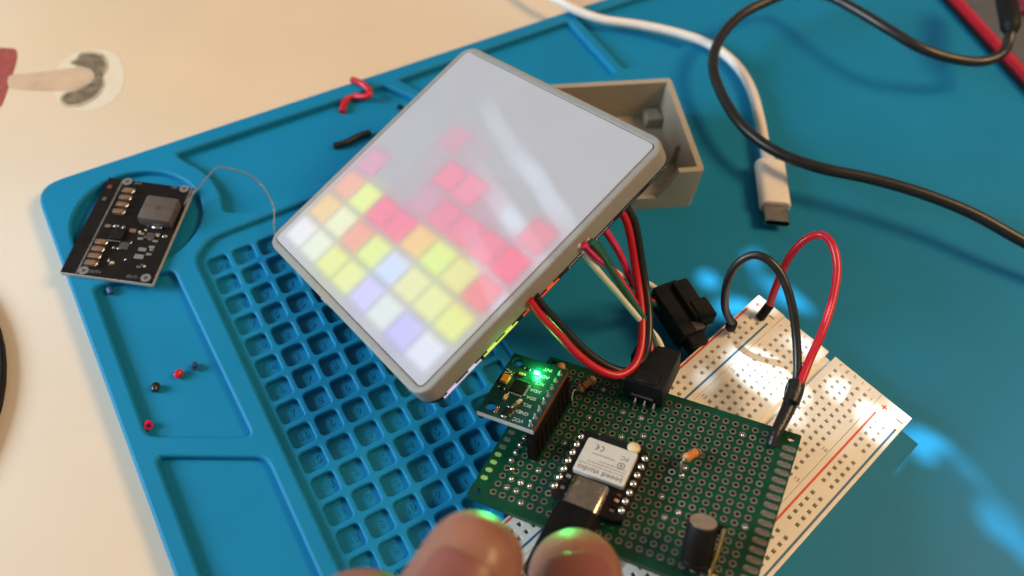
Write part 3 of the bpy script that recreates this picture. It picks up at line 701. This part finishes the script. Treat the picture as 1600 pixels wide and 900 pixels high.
# --- resistors
def resistor(p0, p1, lead_pts, bands, label=None):
    d = (Vector(p1) - Vector(p0)); L = d.length; q = d.to_track_quat('Z', 'Y').to_matrix().to_4x4(); T = Matrix.Translation(Vector(p0)) @ q
    b = MB(); b.lathe([(0.35, 0), (0.95, 0.25), (1.18, 0.8), (1.15, 1.5), (0.92, 2.0), (0.92, L - 2.0), (1.15, L - 1.5), (1.18, L - 0.8), (0.95, L - 0.25), (0.35, L)], 16, T)
    ob = b.build('resistor', m_tan, pf)
    if label: ob['label'] = label
    for (t, mm, r_) in bands: MB().lathe([(r_, t - 0.32), (r_ + 0.03, t - 0.3), (r_ + 0.03, t + 0.3), (r_, t + 0.32)], 16, T).build('colour_band', mm, ob)
    MB().tube(smooth_path(lead_pts, 6), 0.3, 8).build('lead', m_solder, ob)
resistor((-16.0, -12.9, 1.4), (-18.0, -18.0, 4.0), [(-18.0, -18.0, 4.0), (-18.3, -19.0, 4.0), (-18.4, -20.0, 2.8), (-18.0, -20.5, 1.0), (-17.78, -20.32, 0)], ((1.2, m_brown, 1.18), (2.4, m_orange, 0.95), (3.3, m_orange, 0.95), (4.0, m_orange, 1.0), (5.0, m_orange, 1.15)), 'tan and orange banded resistor in the open middle of the board')
MB().tube(smooth_path([(-16.0, -12.9, 1.4), (-15.6, -12.5, 1.2), (-15.24, -12.7, 0)], 4), 0.3, 8).build('lead', m_solder, pf)
MB().ball((-17.78, -20.32, 0.2), 0.7, 10, 0.7).build('solder_joint', m_solder, pf)
resistor((-51.5, -6.4, 1.4), (-48.6, -1.2, 2.0), [(-51.5, -6.4, 1.4), (-52.2, -7.6, 2.2), (-52.0, -9.4, 1.3), (-51.4, -10.16, 0)], ((1.5, m_brown, 1.15), (2.8, m_orange, 0.95), (4.6, m_brown, 1.1)), 'brown resistor lying behind the sensor header')
v = on(PMX, 877, 577, 2.5); MB().lathe([(0.4, 0.2), (1.1, 0.5), (1.15, 4), (0.4, 4.6)], 14, Matrix.Translation((v.x, v.y, 0))).build('resistor', m_tan, pf)
# --- electrolytic capacitor
ca = Vector((-7.6, -41.6, 0)); ct = on(PMX, 1099, 815, 10.2); cdv = (Vector((ct.x, ct.y, 10.2)) - ca)
T = Matrix.Translation(ca) @ cdv.to_track_quat('Z', 'Y').to_matrix().to_4x4(); L = cdv.length
k_ = MB(); k_.lathe([(3.0, 0.2), (3.5, 0.7), (3.5, 1.4), (3.25, 1.8), (3.5, 2.3), (3.5, L - 0.5), (3.3, L - 0.1), (3.1, L)], 28, T); ko = k_.build('electrolytic_capacitor', m_black, pf)
MB().lathe([(3.1, L - 0.15), (3.0, L + 0.06), (0.1, L + 0.07)], 28, T).build('can_top', m_cap, ko)
MB().box((0, 0, L + 0.09), (5.0, 0.35, 0.06), 0, T @ Matrix.Rotation(0.4, 4, 'Z')).build('vent_score', m_solder, ko)
MB().tube(smooth_path([(-3.2, -36.8, 10.5), (-3.4, -38.5, 8), (-3.6, -40, 4.5), (-3.9, -42.0, 1.5), (-3.6, -43.2, 0)], 6), 0.45, 8).build('capacitor_lead', m_gold, ko)
MB().ball((-2.54, -43.2, 0.4), 0.85, 10, 0.8).build('solder_joint', m_gold, pf)
MB().box((-4.0, -36.2, 8.6), (2.6, 2.2, 1.6), 0.4).build('lead_tape', m_black, ko)
# --- black wire header on the upper edge
cb = MB(); cb.box((-34.4, 4.6, 4.0), (10.8, 15.0, 7.2), 0.6, None, 2); cb.box((-34.4, -0.2, 7.7), (6.5, 4.0, 0.8), 0.3); cb.box((-40.4, 9.5, 3.8), (2.0, 6.5, 5.5), 0.4)
hc = cb.build('wire_header', m_black, pf)
MB().box((-34.5, -3.2, 3.0), (6.0, 0.4, 0.5)).build('header_slot', m_ind, hc)
for k in range(3): MB().tube([(-31 - 2.54 * k, -3.4, 2.0), (-31 - 2.54 * k, -4.4, 1.4), (-31 - 2.54 * k, -4.8, 0)], 0.32, 6).build('header_pin', m_solder, hc)

# ================================================================== CABLES
def cable(parent, name, pxs, r, m, n=12, k=8):
    return MB().tube(smooth_path([at(*q) if len(q) == 3 else Vector(q[:3]) for q in pxs], k), r, n).build(name, m, parent)
# red-and-black pair looping from the panel
pr_ = thing('twin_wire', 'red and black twin wire looping from under the display panel over the green board', 'wire')
loopR = [(962, 318, 50), (981, 352, 43), (993, 420, 31), (1002, 480, 25), (1003, 530, 22), (993, 568, 21), (968, 586, 21), (938, 579, 23), (905, 556, 27), (873, 523, 32), (842, 490, 38), (826, 468, 43)]
loopB = [(972, 312, 50), (992, 350, 43), (1004, 418, 31), (1013, 480, 25), (1013, 532, 22), (1003, 563, 20), (978, 580, 19.5), (946, 570, 22), (914, 547, 26), (882, 515, 31), (851, 482, 37), (836, 462, 43)]
cable(pr_, 'red_wire', loopR, 1.12, m_wred, 14); cable(pr_, 'black_wire', loopB, 1.12, m_wblack, 14)
# connector lying by the breadboard, with its wires
js = thing('wire_connector', 'black wire connector lying against the left side of the breadboard', 'connector')
a0 = at(1034, 462, 4.5); a1 = at(1090, 548, 4.5); ax_ = (a1 - a0).normalized(); ay_ = Vector((-ax_.y, ax_.x, 0))
JM = frame([(ax_[i], ay_[i], (0, 0, 1)[i]) for i in range(3)], (a0 + a1) / 2)
L = (a1 - a0).length
jb = MB(); jb.box((-1.0, -1.4, 4.2), (L - 3, 8.2, 8.2), 0.7, JM, 2); jb.box((L / 2 - 2.2, -1.0, 3.2), (6, 5.6, 5.6), 0.4, JM); jb.build('housing', m_black, js)
MB().box((-1.5, 2.4, 7.6), (L - 7, 5.0, 5.0), 0.6, JM, 2).box((3.0, 3.6, 8.0), (7.0, 5.6, 5.2), 0.5, JM).build('latch_shell', m_black, js)
MB().box((L / 2 - 4, 0.2, 8.3), (3.0, 3.0, 0.4), 0.1, JM).build('latch_window', m_ind, js)
cable(js, 'white_wire', [(915, 372, 50), (938, 400, 40), (962, 425, 31), (990, 438, 22), (1014, 444, 13), (1034, 458, 8.5), (1046, 470, 7)], 0.85, m_wwhite)
cable(js, 'pink_wire', [(935, 345, 50), (951, 368, 44), (968, 396, 36), (984, 432, 27), (1000, 462, 16), (1030, 476, 8)], 1.0, m_wpink)
cable(js, 'green_wire', [(918, 365, 50), (936, 386, 43), (956, 418, 33), (978, 448, 24), (1008, 470, 14), (1036, 480, 7)], 0.95, m_wgreen)
# wires to the header on the green board
wh = thing('header_wires', 'white, green and dark red wires from the panel to the header on the green board', 'wire')
cable(wh, 'white_wire', [(900, 380, 50), (917, 402, 43), (942, 432, 35), (968, 461, 29), (992, 490, 25), (1012, 512, 22), (1027, 530, 20), (1036, 552, 19), (1038, 572, 17)], 0.95, m_wwhite)
cable(wh, 'green_wire', [(924, 378, 50), (941, 400, 42), (965, 438, 33), (990, 474, 27), (1010, 505, 23), (1022, 535, 20), (1026, 566, 17)], 0.95, m_wgreen)
cable(wh, 'dark_red_wire', [(912, 382, 50), (930, 401, 43), (947, 413, 38), (962, 428, 33), (985, 462, 28), (1006, 500, 22), (1016, 540, 20), (1016, 568, 18)], 0.95, m_wpink)
# jumper wires plugged into the breadboard
def boot(parent, p, d, r=1.25, L=6.5, base=0.0):
    p = Vector(p); d = Vector(d).normalized()
    MB().tube([p + d * base, p + d * (base + 0.3), p + d * (base + L - 0.3), p + d * (base + L)], [r * 0.85, r, r, r * 0.85], 16).build('boot', m_black, parent)
    MB().cyl(p - d * 1.0, p + d * (base + 0.2), 0.45 if base < 1 else 0.95, n=10).build('pin', m_solder if base < 1 else m_usbw, parent)
jb_ = thing('jumper_wire', 'black jumper wire arching from the corner of the breadboard to the green board', 'jumper wire', group='jumper wires on the breadboard')
pB = at(1139, 519, 8.5); upB = Vector((-0.12, 0.03, 1))
boot(jb_, pB, upB, 1.6, 3.2, 2.4)
tB = pB + upB.normalized() * 5.2
MB().tube(smooth_path([tB, at(1133, 480, 20), at(1136, 443, 30), at(1150, 414, 37), at(1175, 399, 41), at(1200, 406, 42), at(1222, 432, 40), at(1237, 475, 36), at(1244, 525, 31), at(1246, 575, 27), at(1243, 612, 25), at(1236, 640, 24)], 8), 1.15, 14).build('insulation', m_wblack, jb_)
hs = smooth_path([at(1244, 596, 26), at(1240, 612, 25.5), at(1234, 632, 25), at(1222, 658, 24.6), at(1212, 678, 24.3), at(1205, 697, 23.2)], 8)
hr = [1.7 + 0.35 * math.sin(3 * i / 5) * (1 if i > 4 else 0.4) for i in range(len(hs))]
MB().tube(hs, [1.9 + 0.5 * math.sin(PI * min(1, i / 14)) if i < 16 else 1.9 - 0.03 * (i - 16) for i in range(len(hs))], 14).build('heat_shrink_sleeve', m_shrink, jb_)
MB().tube(smooth_path([at(1244, 601, 27.5), at(1242, 612, 27.3), at(1236, 628, 26.6)], 6), 2.2, 14).build('heat_shrink_collar', m_shrink, jb_)
jr = thing('jumper_wire', 'red jumper wire rising in a tall loop from the breadboard corner', 'jumper wire', group='jumper wires on the breadboard')
pR = at(1187, 497, 8.5); tR_ = at(1203, 476, 13.5); dR = (tR_ - pR)
boot(jr, pR, dR, 1.45, dR.length, 0.0)
MB().tube(smooth_path([tR_ - dR * 0.1, at(1214, 444, 21), at(1232, 404, 30), at(1256, 376, 36), at(1283, 367, 39), at(1301, 384, 40), at(1308, 420, 38), at(1301, 468, 35), at(1284, 520, 32), at(1266, 560, 29), at(1251, 598, 27), at(1240, 618, 25.5)], 8), 1.1, 14).build('insulation', m_wred, jr)

# white USB cable
wu = thing('usb_cable', 'white USB cable with its metal plug lying on the mat', 'cable')
pts = [(800, -60, 3), (838, -20, 3), (872, 0, 3.2), (905, 18, 2.6), (945, 31, 2.2), (1000, 39, 2.0), (1060, 52, 2.2), (1110, 70, 2.6), (1148, 99, 3), (1172, 135, 3.4), (1186, 180, 3.8), (1195, 228, 4.0), (1200, 262, 4.0)]
MB().tube(smooth_path([at(*q) for q in pts], 8), 1.75, 16).build('jacket', m_usbw, wu)
u0 = at(1202, 256, 3.9); u1 = at(1211, 324, 3.9); uz = (u1 - u0).normalized(); ux_ = Vector((-uz.y, uz.x, 0)).normalized()
UM = frame([(uz[i], ux_[i], (0, 0, 1)[i]) for i in range(3)], u0)
L = (u1 - u0).length
hb = MB(); plate(hb, [rrect(-5.1, -2.9, 5.1, 2.9, 2.4, 6)], 0.0, L, 0.6, 3)
hb2 = MB(); hb2.add(hb.v, hb.f, UM @ Matrix(((0, 0, 1, 0), (1, 0, 0, 0), (0, 1, 0, 0), (0, 0, 0, 1))))
hb2.tube([UM @ Vector((-3.5, 0, 0)), UM @ Vector((-0.5, 0, 0)), UM @ Vector((0.6, 0, 0))], [1.9, 2.3, 2.9], 16)
hb2.build('plug_grip', m_usbw, wu)
sh_ = MB(); plate(sh_, [rrect(-4.2, -1.3, 4.2, 1.3, 1.2, 5), rrect(-3.85, -0.95, 3.85, 0.95, 0.9, 5)], L - 0.6, L + 6.8, 0.0)
sh2 = MB(); sh2.add(sh_.v, sh_.f, UM @ Matrix(((0, 0, 1, 0), (1, 0, 0, 0), (0, 1, 0, 0), (0, 0, 0, 1)))); sh2.build('plug_shell', m_steel, wu)
MB().box((L + 2.5, 0, 0), (7, 6.8, 0.7), 0, UM).build('plug_tongue', m_black, wu)
# black cable at the upper right
bk = thing('black_cable', 'long black cable curving over the upper right of the mat, crossing the white cable', 'cable')
pts = [(1680, 418, 10), (1600, 378, 12), (1520, 334, 14), (1440, 302, 15), (1360, 279, 15), (1280, 262, 14.5), (1215, 238, 13), (1163, 200, 11.5), (1130, 152, 10.5), (1114, 104, 11), (1124, 62, 12), (1155, 26, 13), (1195, 4, 14), (1245, -14, 15), (1290, -8, 17),
       (1335, 14, 19), (1390, 47, 20), (1440, 76, 19), (1490, 92, 17), (1535, 96, 16), (1566, 83, 18), (1578, 55, 22), (1578, 20, 24), (1574, -20, 24)]
MB().tube(smooth_path([at(*q) for q in pts], 8), [1.95] * 1000, 16).build('jacket', m_wblack, bk) if False else MB().tube(smooth_path([at(*q) for q in pts], 8), 1.9, 16).build('jacket', m_wblack, bk)
MB().tube(smooth_path([at(1579, 52, 22.5), at(1578, 30, 24), at(1573, 0, 24.5), at(1568, -40, 24)], 6), [2.0, 2.6, 3.2, 3.5, 3.6, 3.6, 3.7, 3.7, 3.7, 3.8, 3.8, 3.8, 3.8, 3.8, 3.8, 3.8, 3.8, 3.8, 3.8][:19], 16).build('strain_relief', m_black, bk)
# dark device in the corner with red side stripe
e0 = at(1492, 0, 4.5); e1 = at(1594, 112, 4.5); ed = (e1 - e0).normalized(); en = Vector((ed.y, -ed.x, 0))
if en.dot(at(1600, 0, 4.5) - e0) < 0: en = -en
EM = frame([(ed[i], en[i], (0, 0, 1)[i]) for i in range(3)], Vector((e0.x, e0.y, 0)))
if EM.to_3x3().determinant() < 0: EM = frame([(-ed[i], en[i], (0, 0, 1)[i]) for i in range(3)], Vector((e0.x, e0.y, 0)))
sgx = 1 if (EM.to_3x3().col[0]).dot(ed) > 0 else -1
dv_ = thing('handheld_device', 'dark grey device with a red edge stripe in the upper right corner', 'device', EM)
MB().box((sgx * 10, 19.5, 2.9), (150, 34, 5.8), 1.0, None, 2).build('shell', m_dev, dv_)
MB().box((sgx * 10, 1.6, 3.0), (152, 2.2, 5.0), 0.8, None, 2).build('edge_stripe', m_wred, dv_)
MB().box((sgx * 10, 0.2, 1.2), (152, 1.0, 2.4), 0.4, None, 2).build('shadow_strip', m_black, dv_)  # black strip put in for the shadow beside the red stripe
v = on(EM, 1597, 6, 8); MB().box((v.x, v.y, 7.5), (10, 12, 4), 1, None, 2).build('button', m_mag, dv_)

# black USB plug in the microcontroller's socket
up = thing('usb_plug', 'black USB plug pushed into the microcontroller and held by fingertips', 'plug', PMX @ Matrix.Translation((UX - 0.2, UY - 12.4, UH + 1.75)))
pg = MB(); plate(pg, [rrect(-5.3, -3.0, 5.3, 3.0, 2.2, 6)], 0.4, 19.0, 0.6, 3)
pg2 = MB(); pg2.add(pg.v, pg.f, Matrix.Rotation(PI / 2, 4, 'X')); pg2.build('grip', m_socket, up)
ps = MB(); plate(ps, [rrect(-4.35, -1.4, 4.35, 1.4, 1.3, 5)], -3.0, 1.0, 0.0)
ps2 = MB(); ps2.add(ps.v, ps.f, Matrix.Rotation(PI / 2, 4, 'X')); ps2.build('plug_shell', m_steel, up)
MB().tube(smooth_path([(0, -18.5, 0), (0, -30, 0), (2, -45, -3), (8, -70, -10), (20, -100, -20)], 6), 1.8, 12).build('cord', m_wblack, up)

# ================================================================== HAND
hand = thing('hand', 'fingertips of a hand reaching in from the bottom edge, pinching the black plug', 'hand', Matrix.Translation(deep(720, 1000, 150)))
HO = deep(720, 1000, 150)
def fing(mb, pts, tip):
    P = [deep(x, y, d) - HO for x, y, d, r in pts]; R_ = [r for *_, r in pts]
    d0 = (P[0] - P[1]).normalized(); path = []; rr = []
    for k in range(7):                                # blunt rounded tip
        a = PI / 2 * (1 - k / 6); path.append(P[0] + d0 * (tip * R_[0] * math.sin(a))); rr.append(max(0.15, R_[0] * math.cos(a) ** 0.8 if k else 0.15))
    sp = smooth_path(P, 6); n = len(sp)
    for i, q in enumerate(sp[1:], 1):
        t = i / 6; j = min(int(t), len(R_) - 2); path.append(q); rr.append(R_[j] + (R_[j + 1] - R_[j]) * (t - j))
    mb.tube(path, rr, 24); return path, rr
hm = MB()
idx = fing(hm, [(736, 884, 151, 9.5), (697, 962, 147, 10.6), (655, 1060, 141, 10.8), (630, 1250, 132, 12.0), (640, 1500, 122, 12.0), (650, 1900, 112, 13.5), (700, 2600, 100, 15)], 1.0)
thb = fing(hm, [(899, 905, 170, 9.7), (904, 970, 163, 10.2), (905, 1060, 154, 10.2), (890, 1240, 145, 11.6), (850, 1550, 132, 13.5), (770, 2200, 112, 16), (720, 2600, 102, 17)], 1.0)
mid = fing(hm, [(566, 992, 152, 11.8), (560, 1080, 146, 12.0), (545, 1200, 138, 11.6), (540, 1400, 128, 12.2), (570, 1850, 114, 14), (660, 2600, 100, 16)], 0.95)
fing(hm, [(440, 1110, 150, 10.8), (440, 1200, 144, 11), (430, 1350, 134, 11), (440, 1600, 122, 12), (520, 2000, 112, 14), (640, 2600, 100, 16)], 0.95)
fing(hm, [(330, 1200, 146, 9.2), (335, 1300, 140, 9.4), (340, 1450, 131, 9.6), (380, 1750, 120, 11), (480, 2150, 108, 13), (620, 2600, 100, 15)], 0.95)
hm.tube(smooth_path([deep(640, 2000, 110) - HO, deep(670, 2700, 98) - HO, deep(700, 3800, 80) - HO, deep(720, 5200, 62) - HO], 6), [20] * 7 + [22] * 12, 24)
ho = hm.build('skin', m_skin, hand, True, 3.0)
md = ho.modifiers.new('merge', 'REMESH'); md.mode = 'VOXEL'; md.voxel_size = 0.0009; md.use_smooth_shade = True
sm = ho.modifiers.new('smooth', 'SMOOTH'); sm.factor = 0.5; sm.iterations = 10
def nail(pts_r, i0, i1, wdt, off, up):
    path, rr = pts_r; vs, fs = [], []; NA = 10; seg = list(range(i0, i1 + 1))
    for i in seg:
        t = (path[min(i + 1, len(path) - 1)] - path[i - 1]).normalized()
        upv = (up - t * up.dot(t)).normalized(); sd = t.cross(upv)
        ww = wdt * (0.72 + 0.28 * math.sin(PI * min(1, (i - i0 + 0.6) / 3.0) / 2))
        for k in range(NA + 1):
            a = ww * (2 * k / NA - 1); r_ = rr[i] + off - 0.5 * (abs(2 * k / NA - 1) ** 4)
            vs.append(path[i] + (upv * math.cos(a) + sd * math.sin(a)) * r_)
    m_ = NA + 1
    for i in range(len(seg) - 1):
        for k in range(NA): fs.append((i * m_ + k, i * m_ + k + 1, (i + 1) * m_ + k + 1, (i + 1) * m_ + k))
    b = MB(); b.add(vs, fs); ob = b.build('fingernail', m_nail, hand)
    so_ = ob.modifiers.new('thick', 'SOLIDIFY'); so_.thickness = 0.0006; so_.offset = 0
    ss = ob.modifiers.new('round', 'SUBSURF'); ss.levels = 1; ss.render_levels = 2
    return ob
upc = (-(CR.transposed() @ Vector((0.0, 0.35, 0.8)))).normalized()
nail(idx, 6, 15, 0.80, 0.02, upc)
nail(thb, 6, 16, 0.80, 0.02, upc)

# ================================================================== DAYLIGHT GLINTS
# unseen spot lamp added for the daylight patches, its beam masked into streaks
SRC = Vector((-0.06, 0.46, 0.98)); TGT = Vector((0.16, -0.13, 0.01))
gl = bpy.data.lights.new('masked_glint_spot', 'SPOT'); gl.energy = 225.0; gl.color = (0.70, 0.90, 1.0); gl.spot_size = math.radians(30); gl.spot_blend = 0.1; gl.shadow_soft_size = 0.003
go = bpy.data.objects.new('masked_glint_spot', gl); COL.objects.link(go)
go.matrix_world = Matrix.Translation(SRC) @ (TGT - SRC).to_track_quat('-Z', 'Y').to_matrix().to_4x4()
GI = go.matrix_world.inverted()
def proj_(P): q = GI @ (Vector(P) * S); return Vector((q.x / q.z, q.y / q.z, 0))
gl.use_nodes = True; nt = gl.node_tree; em = [n for n in nt.nodes if n.type == 'EMISSION'][0]
tc = nt.nodes.new('ShaderNodeTexCoord'); sp = nt.nodes.new('ShaderNodeSeparateXYZ'); nt.links.new(tc.outputs['Normal'], sp.inputs[0])
cb_ = nt.nodes.new('ShaderNodeCombineXYZ'); nt.links.new(mth('DIVIDE', sp.outputs[0], sp.outputs[2]), cb_.inputs[0]); nt.links.new(mth('DIVIDE', sp.outputs[1], sp.outputs[2]), cb_.inputs[1])
nz = nt.nodes.new('ShaderNodeTexNoise'); nz.inputs['Scale'].default_value = 85; nz.inputs['Detail'].default_value = 2; nt.links.new(cb_.outputs[0], nz.inputs['Vector'])
def vmath(op, a, b):
    n = nt.nodes.new('ShaderNodeVectorMath'); n.operation = op
    for i, q in enumerate((a, b)):
        if isinstance(q, Vector): n.inputs[i].default_value = q
        else: nt.links.new(q, n.inputs[i])
    return n
wob = vmath('SUBTRACT', nz.outputs['Color'], Vector((0.5, 0.5, 0.5)))
ws = nt.nodes.new('ShaderNodeVectorMath'); ws.operation = 'SCALE'; nt.links.new(wob.outputs[0], ws.inputs[0]); ws.inputs['Scale'].default_value = 0.016
UV = vmath('ADD', cb_.outputs[0], ws.outputs[0]).outputs[0]
ws2 = nt.nodes.new('ShaderNodeVectorMath'); ws2.operation = 'SCALE'; nt.links.new(wob.outputs[0], ws2.inputs[0]); ws2.inputs['Scale'].default_value = 0.0022
UV2 = vmath('ADD', cb_.outputs[0], ws2.outputs[0]).outputs[0]
total = None
def streak(P0, P1, width, power, uv=None):
    global total
    a, b = proj_(P0), proj_(P1); c = (a + b) / 2; d = b - a; L = d.length / 2; x = d.normalized(); y = Vector((-x.y, x.x, 0)); wd = width * S / (TGT - SRC).length / 2
    v = vmath('SUBTRACT', uv or UV, c).outputs[0]
    p = vmath('DOT_PRODUCT', v, x / L).outputs['Value']; q = vmath('DOT_PRODUCT', v, y / wd).outputs['Value']
    r2 = mth('ADD', mth('MULTIPLY', p, p), mth('MULTIPLY', q, q))
    mr = nt.nodes.new('ShaderNodeMapRange'); mr.interpolation_type = 'SMOOTHSTEP'; nt.links.new(r2, mr.inputs[0])
    mr.inputs[1].default_value = 0.30; mr.inputs[2].default_value = 1.2; mr.inputs[3].default_value = power; mr.inputs[4].default_value = 0.0
    total = mr.outputs[0] if total is None else mth('ADD', total, mr.outputs[0])
def g(p0, p1, z, width, power): streak(at(*p0, z), at(*p1, z), width, power)
g((1130, 540), (1258, 638), 8.5, 7, 1.0); g((1296, 586), (1334, 618), 8.5, 7, 1.0); g((1342, 640), (1394, 676), 8.5, 7.5, 1.0); g((1172, 466), (1206, 488), 8.5, 5.5, 0.9)
g((1222, 520), (1272, 558), 8.5, 5.5, 0.9); g((1095, 596), (1120, 610), 8.5, 4, 0.4); g((1236, 644), (1260, 660), 8.5, 4, 0.6)
g((1092, 446), (1124, 434), 0, 7, 0.9); g((1130, 462), (1172, 500), 0, 8, 0.9); g((1174, 380), (1190, 448), 0, 3.5, 0.5); g((1200, 435), (1258, 488), 0, 6, 0.7)
g((1402, 655), (1480, 722), 0, 12, 0.75); g((1450, 690), (1580, 800), 0, 3.5, 0.22); g((1555, 790), (1630, 890), 0, 7, 0.38)
def gd(p0, p1, width, power): streak(DM @ on(DM, *p0, 6), DM @ on(DM, *p1, 6), width, power, UV2)
gd((750, 150), (830, 285), 1.5, 0.22); gd((810, 235), (905, 385), 1.6, 0.40); gd((735, 250), (815, 380), 1.3, 0.22); gd((764, 285), (868, 450), 1.4, 0.42); gd((722, 345), (800, 515), 1.4, 0.55)
mul = nt.nodes.new('ShaderNodeMath'); mul.operation = 'MULTIPLY'; mul.inputs[1].default_value = 1.0; nt.links.new(total, mul.inputs[0]); nt.links.new(mul.outputs[0], em.inputs['Strength'])
